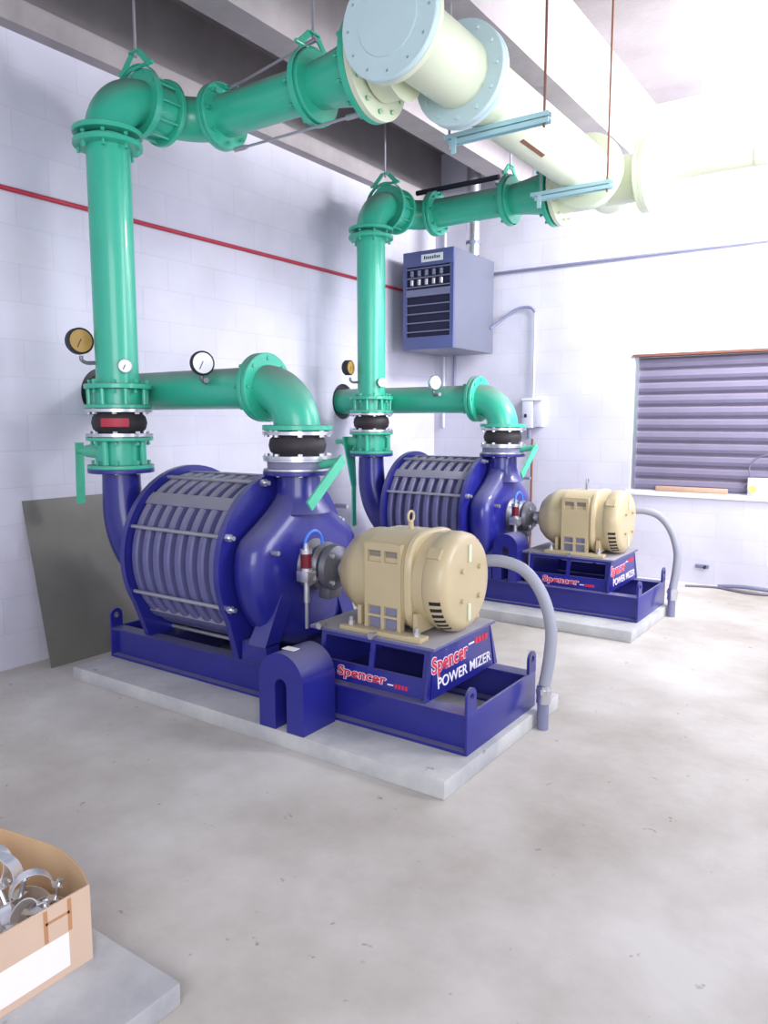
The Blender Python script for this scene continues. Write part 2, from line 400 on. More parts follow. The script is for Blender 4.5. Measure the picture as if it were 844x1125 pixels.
single('ceiling_bracket', MB().box(-.27, -.16, .0, .13, 3.84, 3.949, .01), M['black'], 'small black bracket fixed under the roof at upper left', 'bracket', (-.2, .06, 3.84))

# ------------------------------------------------------------------ machine set
R8, F8 = .109, .1715   # pipe and flange radii
AY, AZ = .286, .662    # shaft axis

def flange(t, c, ax, th, m, r=F8, ri=None, parent=None, nb=8, bm_=None, L=None, label=None):
    """disc centred on c, thickness th along ax"""
    c = V(c); d = V(ax).normalized()
    ri = ri or R8
    mb = MB(); mb.lathe([(-th/2, r-.004), (-th/2+.003, r), (th/2-.003, r), (th/2, r-.004)], c, d, 44)
    o = t.part('flange', mb, m, parent, label)
    if nb: t.bolts(o, c, d, (r+ri)/2+.004, nb, bm_ or m, L=L or th+.045)
    return o

def gauge(name, label, c, nrm, r, dep, rim, dial, T, stem=None, loc=None):
    t = Thing(name, label, 'gauge', loc or c, T); c = V(c); d = V(nrm).normalized()
    t.part('case', MB().lathe([(-dep, r*.86), (-dep*.8, r), (-.004, r), (0, r*.93)], c, d, 32), rim)
    f = t.part('dial', MB().lathe([(.0005, r*.84), (.002, r*.84)], c, d, 32), dial)
    a, b, _ = basis(d)
    t.part('needle', MB().bar(c+d*.003-b*(r*.15), c+d*.003+b*(r*.5)+a*(r*.3), .004, .0012, d), M['black'], f)
    if stem: t.part('stem', MB().tube(catmull(stem, 5), .010, 10), M['steel'])
    return t

def poly_head(R, foot, n=40):
    """round plate with a splayed foot each side, in (y,z)"""
    pts = []
    a0 = math.radians(-150); a1 = math.radians(-30)
    # circle from right lower going up and over to left lower
    for i in range(n+1):
        a = a1 + (2*PI - (a1-a0))*i/n
        pts.append((AY+R*math.cos(a), AZ+R*math.sin(a)))
    w, wi = foot
    pts += [(AY-w, .236), (AY-wi, .236), (AY-wi+.03, .30), (AY, .33), (AY+wi-.03, .30), (AY+wi, .236), (AY+w, .236)]
    return pts

def machine(T, near):
    W = (lambda a, b: a if near else b)
    who = W('near', 'far')
    whom = W('the nearer blower', 'the farther blower')
    # ---- concrete pad
    single('concrete_pad', MB().box(-.10, 2.177, -.281, .80, 0, .072, .006), M['pad'],
           W('low concrete pad under the nearer blower in the middle of the floor', 'low concrete pad under the farther blower near the rear wall'), 'concrete pad', (1, .25, 0), T)
    # ---- base frame
    t = Thing('base_frame', W('long dark blue steel base frame on the nearer concrete pad', 'long dark blue steel base frame on the farther concrete pad'), 'base frame', (1, .267, .0735), T)
    z0, z1 = .0735, .235; xa, xb = -.08, 2.146
    for y, s in ((-.057, 1), (.591, -1)):
        # channel section opened outward
        sec = [(0, z0), (0, z0+.012), (.03, z0+.016), (.03, z1-.012), (0, z1-.01), (0, z1), (.08, z1), (.08, z1-.01), (.04, z1-.014), (.04, z0+.016), (.08, z0+.012), (.08, z0)]
        t.part('side_rail', MB().prism(sec, lambda u, v, d: (d, y+s*u, v), xa+.012, xb-.012), M['blue'], ang=20)
    for x0, x1 in ((xa, xa+.012), (xb-.012, xb)):
        e = t.part('end_plate', MB().box(x0, x1, -.057, .591, z0, z1+.004, .002), M['blue'])
        for y in (-.020, .554):
            poly = [(-.037, 0), (.037, 0), (.037, .062)] + [(.037*math.cos(a), .062+.037*math.sin(a)) for a in [PI*i/12 for i in range(1, 12)]] + [(-.037, .062)]
            # ring-shaped lug with an eye: outer outline bridged to the hole
            mb = MB(); bm = mb.bm; N = 24
            def outer(a):
                c, s_ = math.cos(a), math.sin(a)
                if s_ >= 0: return (.037*c, .062+.037*s_)
                k = min(.037/max(abs(c), 1e-6), .062/max(-s_, 1e-6)); return (k*c, .062+k*s_)
            angs = sorted([2*PI*i/N for i in range(N)] + [math.atan2(-.062, .037) % (2*PI), math.atan2(-.062, -.037) % (2*PI)])
            rings = []
            for xx in (x0, x1):
                rings.append([V((xx, y+outer(a)[0], z1+.0045+outer(a)[1])) for a in angs])
            inn = [[V((xx, y+.016*math.cos(a), z1+.066+.016*math.sin(a))) for a in angs] for xx in (x1, x0)]
            mb.grid(rings+inn, cap=False, closed=True)
            t.part('lifting_lug', mb, M['blue'], e)
    for x in (.28, .95):
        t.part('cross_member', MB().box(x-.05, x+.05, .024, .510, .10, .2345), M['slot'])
    # motor pedestal : tapered box with two windows front and back
    px0, px1, py0, py1 = 1.36, 1.935, .03, .542
    zt, zb = .436, .2355; tp = .035
    ped = t.part('pedestal_top', MB().box(1.30, 1.955, .012, .56, .437, .452, .003), M['dusty_blue'] if not near else M['dusty_blue'])
    def slope(z): return tp*(zt-z)/(zt-zb)
    for s, y in ((1, py0), (-1, py1)):
        def P(x, z, d): return (x, y - s*slope(z) + s*d, z)
        mb = MB()
        def quad(xa_, xb_, za, zb_, xo=0):
            mb.hexa([P(xa_, za, 0), P(xb_, za, 0), P(xb_, za, .012), P(xa_, za, .012), P(xa_, zb_, 0), P(xb_, zb_, 0), P(xb_, zb_, .012), P(xa_, zb_, .012)])
        quad(px0, px1, zb, .315); quad(px0, px1, .418, zt)
        quad(px0, px0+.025, .315, .418); quad(1.63, 1.655, .315, .418); quad(px1-.035, px1, .315, .418)
        sp = t.part('pedestal_side', mb, M['blue'])
        if s == 1:
            uy = V(P(0, .3, 0))-V(P(0, .25, 0))
            for nm, mm, of, li in (('logo_outline', 'decal_white', .05, .0008), ('logo_lettering', 'decal_red', .018, .0022)):
                lettering(t, nm, 'Spencer', P(1.47, .247, 0), (1, 0, 0), uy, .255, .052, M[mm], sp, of, li)
            mb = MB().hexa([P(1.735, .262, -.0004), P(1.765, .262, -.0004), P(1.765, .262, -.002), P(1.735, .262, -.002), P(1.735, .267, -.0004), P(1.765, .267, -.0004), P(1.765, .267, -.002), P(1.735, .267, -.002)])
            t.part('logo_dash', mb, M['decal_white'], sp)
            mb = MB()
            for i in range(4):
                xs = 1.772+i*.017
                mb.hexa([P(xs, .255, -.0004), P(xs+.013, .255, -.0004), P(xs+.013, .255, -.002), P(xs, .255, -.002), P(xs, .272, -.0004), P(xs+.013, .272, -.0004), P(xs+.013, .272, -.002), P(xs, .272, -.002)])
            t.part('logo_mark', mb, M['decal_red'], sp)
    for x, s in ((px1, 1), (px0, -1)):
        def Q(y, z, d): return (x + s*slope(z)*.25 - s*d, y, z)
        mb = MB(); a, b = py0+.013, py1-.013
        mb.hexa([Q(a-slope(zb), zb, .0), Q(b+slope(zb), zb, .0), Q(b+slope(zb), zb, .012), Q(a-slope(zb), zb, .012), Q(a, zt, 0), Q(b, zt, 0), Q(b, zt, .012), Q(a, zt, .012)])
        ep = t.part('pedestal_end', mb, M['blue'])
        if s == 1:
            for yy, si in ((py0-.0, -1), (py1, 1)):  # flared gusset tips
                mb = MB().hexa([Q(yy+si*(slope(zb)), zb, -.001), Q(yy+si*(slope(zb)+.03), zb, -.001), Q(yy+si*(slope(zb)+.03), zb, .010), Q(yy+si*(slope(zb)), zb, .010),
                         Q(yy, zt, -.001), Q(yy+si*.004, zt, -.001), Q(yy+si*.004, zt, .010), Q(yy, zt, .010)])
                t.part('gusset', mb, M['blue'], ep)
            uy = V(Q(0, .3, 0))-V(Q(0, .25, 0))
            for nm, mm, of, li in (('logo_outline', 'decal_white', .05, .0010), ('logo_lettering', 'decal_red', .018, .0024)):
                lettering(t, nm, 'Spencer', Q(.022, .318, 0), (0, 1, 0), uy, .30, .085, M[mm], ep, of, li)
            lettering(t, 'title_lettering', 'POWER MIZER', Q(.065, .266, 0), (0, 1, 0), uy, .475, .045, M['decal_white'], ep, .012, .001)
            t.part('logo_dash', MB().hexa([Q(.335, .385, .0), Q(.385, .385, .0), Q(.385, .385, -.002), Q(.335, .385, -.002), Q(.335, .392, .0), Q(.385, .392, .0), Q(.385, .392, -.002), Q(.335, .392, -.002)]), M['decal_white'], ep)
            mb = MB()
            for i in range(4):
                ys = .395+i*.031
                mb.hexa([Q(ys, .376, .0), Q(ys+.025, .376, .0), Q(ys+.025, .376, -.002), Q(ys, .376, -.002), Q(ys, .402, .0), Q(ys+.025, .402, .0), Q(ys+.025, .402, -.002), Q(ys, .402, -.002)])
            t.part('logo_mark', mb, M['decal_red'], ep)

    # ---- blower
    t = Thing('centrifugal_blower', W('big dark blue multistage centrifugal blower nearest the camera, between two blue nozzles', 'dark blue multistage centrifugal blower farther back, partly hidden by tan motor'), 'blower', (.58, AY, .2355), T)
    fyz = lambda u, v, d: (d, u, v)
    t.part('end_head', MB().prism(poly_head(.462, (.325, .16)), fyz, .20, .235), M['blue'])
    h2 = t.part('end_head', MB().prism(poly_head(.462, (.345, .20)), fyz, .885, .92), M['blue'])
    # ribbed stage casing
    xs0, xs1 = .236, .884; ns = 8; pitch = (xs1-xs0)/ns
    prof = [(0, .40)]
    for i in range(ns):
        a = i*pitch
        prof += [(a+.002, .418), (a+.012, .424), (a+pitch*.46, .424), (a+pitch*.56, .415), (a+pitch*.60, .378), (a+pitch*.93, .378), (a+pitch*.97, .412)]
    prof = [q for q in prof if q[0] < xs1-xs0-.004] + [(xs1-xs0, .40)]
    cas = t.part('stage_casing', MB().lathe(prof, (xs0, AY, AZ), (1, 0, 0), 72), M['dusty_blue'], ang=30)
    for deg, wd in ((134, .075), (-134, .06), (46, .075), (-46, .06), (90, .05)):
        a = math.radians(deg); mb = MB(); hw = wd/2/.42; rings = []
        poly = [(AY+r*math.cos(a+k), AZ+r*math.sin(a+k)) for r, k in ((.375, -hw), (.428, -hw), (.431, 0), (.428, hw), (.375, hw))]
        t.part('casing_band', MB().prism(poly, fyz, xs0+.001, xs1-.001), M['dusty_blue'], cas)
    for k in range(8):
        a = math.radians(22.5+45*k); c = (AY+.440*math.cos(a), AZ+.440*math.sin(a))
        rd = t.part('tie_rod', MB().cyl((.2355, c[0], c[1]), (.8845, c[0], c[1]), .010, n=10), M['rod'])
        t.part('nut', MB().cyl((.9205, c[0], c[1]), (.945, c[0], c[1]), .019, n=6).cyl((.944, c[0], c[1]), (.968, c[0], c[1]), .011, n=10), M['silver'], rd)
    # outlet volute: pear-shaped outline lofted along x
    def outline(r, wn, zt_, n=48):
        pts = []
        for i in range(n):
            a = -PI/2 + 2*PI*i/n; y, z = r*math.cos(a), r*math.sin(a)
            if z > r*.35:      # upper part pulled into the neck
                f = (z/r-.35)/.65; f = min(1, f)
                z = r*.35 + (zt_-AZ-r*.35)*(f**1.0)
                y = y*(1-f) + math.copysign(wn, y if abs(y) > 1e-6 else 1)*f if abs(y) > 1e-6 else 0
                lim = abs(math.cos(a))*r
                y = math.copysign(max(min(abs(y), 9), 0), y)
            pts.append((AY+y, AZ+z))
        return pts
    rings = []
    for x, r, wn, zz in ((.921, .335, .06, 1.00), (.935, .385, .085, 1.03), (.97, .405, .10, 1.05), (1.03, .405, .10, 1.05), (1.065, .385, .085, 1.03), (1.088, .34, .05, .98), (1.098, .27, .02, .91), (1.102, .17, .01, .82)):
        rings.append([V((x, y, z)) for y, z in outline(r, wn, zz)])
    vol = t.part('outlet_volute', MB().grid(rings), M['blue'], ang=50)
    t.part('outlet_nozzle', MB().lathe([(0, .16), (.05, .125), (.10, .112), (.185, .108)], (1.003, AY, .92), (0, 0, 1), 36), M['blue'])
    flange(t, (1.003, AY, 1.113), (0, 0, 1), .022, M['blue'], nb=8, bm_=M['silver'], L=.03)
    # angled foot brace on volute
    for s in (-1, 1):
        yb = AY+s*.30
        q = -s
        mb = MB().hexa([(.935, yb-.04, .237), (1.10, yb-.04, .237), (1.10, yb+.04, .237), (.935, yb+.04, .237),
                        (.935, yb-.04, .33), (1.10, yb-.05, .33), (1.10, yb+.04, .33), (.935, yb+.04, .33)])
        y2 = AY+s*.19
        mb.hexa([(.99, yb-.055, .325), (1.10, yb-.055, .325), (1.10, yb+.045, .325), (.99, yb+.045, .325),
                 (1.02, y2-.045, .56), (1.10, y2-.045, .56), (1.10, y2+.045, .56), (1.02, y2+.045, .56)])
        t.part('foot', mb, M['blue'])
    # inlet nozzle sweeping into the left head
    path = catmull([(0, 0, 1.102), (0, 0, .98), (.008, .005, .85), (.035, .03, .72), (.075, .09, .60), (.12, .17, .52), (.198, .22, .50)], 5)
    n = len(path); rr = [.098 + .055*(i/(n-1))**1.5 for i in range(n)]
    t.part('inlet_nozzle', MB().tube(path, rr, 32), M['blue'], ang=60)
    t.part('inlet_cover', MB().lathe([(0, .26), (.03, .33), (.095, .36)], (.104, AY, AZ-.03), (1, 0, 0), 40), M['blue'])
    flange(t, (0, 0, 1.1005), (0, 0, 1), .022, M['blue'], nb=8, bm_=M['silver'], L=.03)
    # bearing housing, shaft, oiler
    bh = t.part('bearing_housing', MB().lathe([(-.043, .13), (-.01, .10), (.03, .12), (.05, .105), (.075, .115), (.10, .105), (.115, .07), (.13, .045)], (1.146, AY, AZ), (1, 0, 0), 28), M['steel'])
    t.part('housing_cap', MB().box(1.165, 1.235, AY-.05, AY+.05, .51, .60, .01), M['steel'], bh)
    for a in (50, 130, 230, 310):
        c = (AY+.085*math.cos(math.radians(a)), AZ+.085*math.sin(math.radians(a)))
        t.part('cap_screw', MB().cyl((1.24, *c), (1.265, *c), .012, n=6), M['silver'], bh)
    t.part('shaft_coupling', MB().cyl((1.276, AY, AZ), (1.30, AY, AZ), .035).cyl((1.29, AY, AZ), (1.318, AY, AZ), .052), M['silver'])
    ol = t.part('oiler', MB().cyl((1.2, .11, .62), (1.2, .11, .685), .030, n=20)
                .cyl((1.2, .11, .52), (1.2, .11, .62), .014, n=12).cyl((1.2, .11, .6), (1.2, .20, .62), .011, n=10).box(1.165, 1.235, .078, .142, .62, .672, .004), M['silver'])
    t.part('cap', MB().cyl((1.2, .11, .752), (1.2, .11, .772), .029, n=20).cyl((1.2, .11, .771), (1.2, .11, .80), .013, n=14), M['silver'], ol)
    t.part('glass_bulb', MB().cyl((1.2, .11, .6855), (1.2, .11, .7515), .026, n=20), M['amber'], ol)
    t.part('drain_stem', MB().cyl((1.2, .11, .395), (1.2, .11, .519), .009, n=10), M['rod'], ol)
    t.part('vent_tube', MB().tube(arc((1.2, .165, .79), (0, 1, 0), (0, 0, 1), .062, PI, -.15, 16), .0075, 10), M['bluetube'], ol)
    for y, z in ((.0, .76), (.52, .93)):
        t.part('drain_plug', MB().cyl((1.05, y, z), (1.13, y, z), .012, n=8), M['rod'], vol)

    # ---- motor
    MZ = .676
    t = Thing('electric_motor', W('large tan electric motor of the nearer blower, on blue pedestal in front', 'tan electric motor of the farther blower, in front of the shutter wall'), 'motor', (1.66, AY, .4535), T)
    t.part('motor_frame', MB().lathe([(0, .10), (.015, .13), (.05, .165), (.09, .185), (.11, .198), (.14, .203), (.30, .207), (.50, .207), (.505, .207)], (1.345, AY, MZ), (1, 0, 0), 64), M['tan'])
    # yoke (squarish band with flat sides) with rib at its right edge
    def sq(rx, n=64, zl=None):
        pts = []
        for i in range(n):
            a = 2*PI*i/n; c, s_ = math.cos(a), math.sin(a); p = 3.2
            k = (abs(c)**p+abs(s_)**p)**(-1/p); pts.append((AY+rx*k*c, MZ+rx*k*s_))
        return pts
    yk = t.part('yoke', MB().prism(sq(.2115), fyz, 1.565, 1.762), M['tan'])
    t.part('rib_ring', MB().grid([[V((x, y, z)) for y, z in sq(r)] for x, r in ((1.7625, .2115), (1.772, .2205), (1.79, .218), (1.80, .209))]), M['tan'])
    yf = AY-.2185
    # flat front panel with framed openings
    mb = MB(); X = [1.567, 1.585, 1.653, 1.669, 1.737, 1.755]; Z = [.4540, .470, .525, .535, .575, .592, .765, .815, .845]
    for i in range(5):
        for j in range(8):
            hole = (i in (1, 3)) and (j in (1, 3, 6))
            if not hole: mb.box(X[i], X[i+1], yf, yf+.030, Z[j], Z[j+1])
    bmesh.ops.remove_doubles(mb.bm, verts=mb.bm.verts, dist=1e-5)
    fp = t.part('side_panel', mb, M['tan'])
    for i in (1, 3):
        for j in (1, 3, 6):
            t.part('vent_screen', MB().box(X[i], X[i+1], yf+.0155, yf+.0165, Z[j], Z[j+1]), M['tan_dark'] if j == 6 else M['greyblue'], fp)
    # opening end bell, with slotted grille low on the front quarter
    bell = t.part('end_bell', MB().lathe([(0, .209), (.012, .217), (.05, .218), (.082, .212), (.100, .196), (.106, .182), (.108, .17), (.108, .10), (.108, .02)], (1.851, AY, MZ), (1, 0, 0), 64), M['tan'])
    for k in range(6):
        a = math.radians(196+k*8.5)
        c = V((0, math.cos(a), math.sin(a))); tn = V((0, -math.sin(a), math.cos(a)))
        mb = MB(); p = V((1.890, AY, MZ)) + c*.2165
        q = V((1.938, AY, MZ)) + c*.208
        mb.bar(p, q, .006, .015, tn)
        mb2 = MB(); cc = [p+c*.004-tn*.008, p+c*.004+tn*.008, q+c*.004+tn*.008, q+c*.004-tn*.008]
        mb2.hexa([x-c*.006 for x in cc]+[x for x in cc])
        t.part('vent_slot', mb2, M['black'], bell)
    t.part('eye_bolt', MB().cyl((1.665, AY, MZ+.2117), (1.665, AY, MZ+.24), .012, n=12).tube(arc((1.665, AY, MZ+.265), (0, 1, 0), (0, 0, 1), .024, 0, 2*PI*15/16, 15), .006, 8, closed=True), M['rod'] if not near else M['tan'])
    for y in (AY-.06, AY+.09):
        for z in (MZ-.07, MZ+.06):
            t.part('end_screw', MB().cyl((1.9592, y, z), (1.972, y, z), .011, n=10), M['tan'], bell)
    for z0_, z1_ in ((MZ+.09, MZ+.165), (MZ-.165, MZ-.09)):
        t.part('end_strap', MB().box(1.9592, 1.969, AY-.008, AY+.008, z0_, z1_, .002), M['cream'], bell)  # cream instead of tan puts the straps' white highlight into the colour
    for a in (140, 40):
        c = V((0, math.cos(math.radians(a)), math.sin(math.radians(a))))
        p = V((1.86, AY, MZ))+c*.217
        t.part('lifting_pad', MB().bar(p, p+V((.06, 0, 0)), .05, .02, c), M['tan'], bell)
    for y in (.06, .512):
        ft = t.part('foot', MB().box(1.46, 1.88, y-.035, y+.035, .4535, .475, .004), M['tan'])
        for x in (1.50, 1.84):
            t.part('hold_down_bolt', MB().cyl((x, y, .475), (x, y, .492), .016, n=6).cyl((x, y, .492), (x, y, .51), .009, n=10), M['silver'], ft)
    for x in (1.53, 1.82):
        t.part('foot_web', MB().box(x-.01, x+.01, .08, .492, .476, .56), M['tan'])
    for x in (1.38, 1.66):
        t.part('jack_bolt', MB().cyl((x, -.012, .4635), (x, .022, .4635), .010, n=8).cyl((x, -.022, .4635), (x, -.010, .4635), .016, n=6), M['silver'])
    t.part('shaft_end', MB().cyl((1.319, AY, MZ-.01), (1.344, AY, MZ-.01), .03), M['silver'])

    # ---- conduit
    t = Thing('flexible_conduit', W('thick grey flexible conduit curving from nearer tan motor down to the floor', 'grey flexible conduit curving from farther tan motor down to the floor'), 'conduit', (2.225, .53, 0), T)
    t.part('hose', MB().tube(catmull([(1.90, .51, .73), (2.00, .53, .735), (2.10, .55, .70), (2.18, .56, .60), (2.225, .56, .46), (2.225, .55, .32), (2.212, .535, .2)], 8), .027, 18), M['conduit'])
    t.part('connector', MB().cyl((2.212, .535, .20), (2.211, .532, .12), .033, n=20).cyl((2.211, .532, .165), (2.211, .532, .185), .038, n=8), M['silver'])
    t.part('stub_up', MB().cyl((2.210, .53, 0), (2.210, .53, .12), .026, n=18), M['greyblue'])

    # ---- horseshoe guard
    if near: gx, gy0, gy1, gz = 1.386, -.279, -.07, .0725
    else: gx, gy0, gy1, gz = 1.202, -.055, .14, .236
    hw = .123 if near else .095; H = .335; sw = .032 if near else .028
    out_ = [(-hw, 0)] + [(hw*math.cos(a), H-hw+hw*math.sin(a)) for a in [PI-PI*i/20 for i in range(21)]] + [(hw, 0), (sw, 0)] + \
           [(sw*math.cos(a), H-hw-.02+sw*math.sin(a)) for a in [PI*i/8 for i in range(9)]] + [(-sw, 0)]
    t = Thing('coupling_guard', W('dark blue horseshoe-shaped coupling guard standing on the nearer concrete pad edge', 'dark blue horseshoe-shaped coupling guard beside the far blower below its coupling'), 'guard', (gx, (gy0+gy1)/2, gz), T)
    t.part('shell', MB().prism(out_, lambda u, v, d: (gx+u, d, gz+v), gy0, gy1), M['blue'], ang=40)
    if near:
        t.part('paper_tag', MB().box(gx-.035, gx+.03, gy0+.05, gy0+.09, gz+H+.0005, gz+H+.003), M['label'], label='small white paper tag')

    # ---- left stack (discharge): valve, rubber joint, check valve spool, riser
    def butterfly(c, zb_, zt_, name, label, body, lev_m, lever, hubm):
        t = Thing(name, label, 'valve', (c[0], c[1], zb_), T)
        h = zt_-zb_
        return t, h
    t = Thing('butterfly_valve', W('green flanged butterfly valve on the left nozzle of the nearer blower', 'green flanged butterfly valve on the left nozzle of the farther blower'), 'valve', (0, 0, 1.112), T)
    t.part('body', MB().cyl((0, 0, 1.133), (0, 0, 1.259), .118, n=36).box(-.02, .02, -.125, .125, 1.15, 1.24), M['green'])
    flange(t, (0, 0, 1.1225), (0, 0, 1), .021, M['green'])
    flange(t, (0, 0, 1.2695), (0, 0, 1), .021, M['green'])
    for a in (20, 110, 200, 290):
        c = (.135*math.cos(math.radians(a)), .135*math.sin(math.radians(a)))
        t.part('lug', MB().cyl((*c, 1.134), (*c, 1.258), .018, n=12), M['green'])
    hb = t.part('gear_hub', MB().cyl((-.10, -.02, 1.20), (-.25, -.03, 1.20), .045, .034).cyl((-.245, -.03, 1.20), (-.325, -.035, 1.20), .018), M['green_light'])
    if near:
        t.part('lever', MB().bar((-.318, -.035, 1.245), (-.326, -.035, .905), .048, .012, (1, 0, 0)), M['green_light'])
    else:
        t.part('lever', MB().hexa([(-.15, -.06, .85), (-.142, -.01, .85), (-.154, -.01, .85), (-.16, -.06, .85), (-.20, -.10, 1.24), (-.19, .03, 1.24), (-.205, .03, 1.24), (-.215, -.10, 1.24)])
               .bar((-.15, -.035, .85), (-.15, -.035, .52), .045, .012, (1, 0, 0)), M['green'])
    def joint(c, zb_, zt_, label, band=False):
        t = Thing('rubber_expansion_joint', label, 'expansion joint', (c[0], c[1], zb_), T)
        h = zt_-zb_
        prof = [(0, .12), (h*.18, .120), (h*.28, .135), (h*.5, .142), (h*.72, .135), (h*.82, .120), (h, .12)]
        b = t.part('bellows', MB().lathe(prof, (c[0], c[1], zb_), (0, 0, 1), 40), M['rubber'], ang=60)
        if band:
            a0 = math.radians(-75); mb = MB(); R_ = []
            for i in range(9):
                a = a0+math.radians(58)*i/8; u = V((math.cos(a), math.sin(a), 0)); o = V((c[0], c[1], zb_))
                R_.append([o+u*.1425+V((0, 0, h*.36)), o+u*.1445+V((0, 0, h*.36)), o+u*.1460+V((0, 0, h*.5)), o+u*.1445+V((0, 0, h*.66)), o+u*.1425+V((0, 0, h*.66))])
            t.part('paint_mark', MB().grid(R_), M['red'], b, 'red painted patch')
        for z in (zb_+.009, zt_-.009):
            r = t.part('retaining_ring', MB().lathe([(-.008, F8), (.008, F8)], (c[0], c[1], z), (0, 0, 1), 44), M['silver'])
            t.bolts(r, (c[0], c[1], z), (0, 0, 1), .150, 8, M['silver'], r=.013, L=.038)
    joint((0, 0), 1.281, 1.427, W('black rubber expansion joint with red patch above the nearer green valve', 'black rubber expansion joint above the farther green butterfly valve'), near)
    t = Thing('check_valve', W('green bolted check valve spool at the foot of the near riser pipe', 'green bolted check valve spool at the foot of the far riser pipe'), 'valve', (0, 0, 1.428), T)
    t.part('body', MB().cyl((0, 0, 1.45), (0, 0, 1.529), .125, n=36), M['green'])
    flange(t, (0, 0, 1.439), (0, 0, 1), .021, M['green'], nb=0)
    for k in range(8):
        a = 2*PI*(k+.5)/8; c = (.15*math.cos(a), .15*math.sin(a))
        t.part('stud', MB().cyl((*c, 1.450), (*c, 1.529), .012, n=10), M['green'])
    ZE = 3.03
    t = Thing('riser_pipe', W('tall vertical green riser pipe of the nearer blower', 'vertical green riser pipe of the farther blower'), 'pipe', (0, 0, 1.53), T)
    t.part('pipe', MB().cyl((0, 0, 1.53), (0, 0, ZE-.232), R8, n=44), M['green'])
    flange(t, (0, 0, 1.543), (0, 0, 1), .026, M['green'])
    flange(t, (0, 0, ZE-.271), (0, 0, 1), .026, M['green'], L=.08)
    # elbow from +z to +y
    def elbow(label, c, u, v, r, T=T):
        """centre-to-face r; runs from c - u*r to c + v*r"""
        c, u, v = V(c), V(u), V(v); t = Thing('pipe_elbow', label, 'pipe elbow', c-u*r, T)
        cc = c - u*r + v*r; rad = r-.002
        path = [c-u*(r-.001)] + arc(cc, -v, u, r, .02, PI/2-.02, 14) + [c+v*(r-.001)]
        t.part('bend', MB().tube(path, R8+.004, 36), M['green'], ang=60)
        flange(t, c-u*(r-.015), u, .026, M['green'], nb=0); flange(t, c+v*(r-.015), v, .026, M['green'], nb=0)
        return t
    YD = .58
    elbow(W('green elbow on top of the nearer riser pipe at upper left', 'green elbow on top of the farther riser pipe'), (0, 0, ZE), (0, 0, 1), (0, 1, 0), .229)
    t = Thing('wafer_valve', W('green wafer valve with bolts between two elbows at upper left', 'green wafer valve with bolts between two elbows of the farther riser'), 'valve', (0, .23, ZE), T)
    t.part('body', MB().cyl((0, .2295, ZE), (0, .351, ZE), .135, n=36), M['green'])
    t.bolts(t.e, (0, .29, ZE), (0, 1, 0), .152, 10, M['green'], L=.18, r=.012)
    elbow(W('green elbow turning the near discharge line towards the cream header', 'green elbow turning the far discharge line towards the cream header'), (0, YD, ZE), (0, 1, 0), (1, 0, 0), .229)
    # discharge run
    t = Thing('discharge_pipe', W('near horizontal green discharge pipe leading to the cream header tee', 'far horizontal green discharge pipe leading to the cream header'), 'pipe', (.231, YD, ZE), T)
    t.part('pipe', MB().cyl((.258, YD, ZE), (.86, YD, ZE), R8, n=44), M['green'])
    flange(t, (.245, YD, ZE), (1, 0, 0), .026, M['green'], L=.08)
    flange(t, (.865, YD, ZE), (1, 0, 0), .026, M['green'], L=.1)
    flange(t, (.905, YD, ZE), (1, 0, 0), .026, M['green'], nb=0)
    t.part('reducer', MB().lathe([(0, R8), (.12, .125), (.30, .158)], (.918, YD, ZE), (1, 0, 0), 44), M['green'])
    flange(t, (1.2355, YD, ZE), (1, 0, 0), .034, M['green'], r=.24, ri=.16, nb=12, L=.12)
    # restraint rods
    if near:
        single('restraint_rod', MB().cyl((.27, YD+.02, ZE+.145), (.90, YD+.0, ZE+.222), .007, n=10).cyl((.27, YD+.02, ZE+.145), (.33, YD+.018, ZE+.152), .013, n=8).cyl((.80, YD, ZE+.21), (.905, YD, ZE+.222), .012, n=8), M['rod'],
               'thin steel restraint rod slanting above the near green discharge pipe', 'rod', (.27, YD, ZE+.15), T)
        single('restraint_rod', MB().cyl((.33, YD-.01, ZE-.195), (1.215, YD-.01, ZE-.195), .007, n=10).cyl((.33, YD-.01, ZE-.195), (.42, YD-.01, ZE-.195), .013, n=8).cyl((1.10, YD-.01, ZE-.195), (1.2, YD-.01, ZE-.195), .014, n=8), M['rod'],
               'thin steel restraint rod running beneath the near green discharge pipe', 'rod', (.33, YD, ZE-.2), T)
    else:
        single('restraint_rod', MB().cyl((.06, YD-.02, ZE+.180), (.80, YD-.02, ZE+.180), .020, n=14), M['navy'],
               'black sleeved rod above the farther green discharge pipe', 'rod', (.06, YD, ZE+.18), T)
    # hangers
    def hanger(label, c, ax, top):
        c = V(c); ax = V(ax); side = ax.cross(V((0, 0, 1)))
        t = Thing('pipe_hanger', label, 'pipe hanger', c+V((0, 0, .13)), T)
        R_ = F8+.008
        p = arc(c, side, V((0, 0, 1)), R_, 0, 2*PI*31/32, 31)
        mb = MB(); rings = [[q+ax*.016, q+(q-c).normalized()*.006+ax*.016, q+(q-c).normalized()*.006-ax*.016, q-ax*.016] for q in p]
        t.part('band', mb.grid(rings, cap=False, closed=True), M['green'], ang=60)
        yk = []
        w = .115; zt_ = .245
        for s in (-1, 1):
            t.part('yoke_arm', MB().bar(c+side*(s*w)+V((0, 0, .165)), c+side*(s*.03)+V((0, 0, zt_)), .032, .008, ax), M['green'])
        t.part('cross_bar', MB().cyl(c+side*(-w-.02)+V((0, 0, .172)), c+side*(w+.02)+V((0, 0, .172)), .010, n=10), M['green'])
        t.part('yoke_top', MB().bar(c+side*(-.036)+V((0, 0, zt_+.004)), c+side*.036+V((0, 0, zt_+.004)), .034, .009), M['green'])
        t.part('hanger_rod', MB().cyl(c+V((0, 0, zt_-.02)), (c.x, c.y, top), .008, n=10), M['rod'])
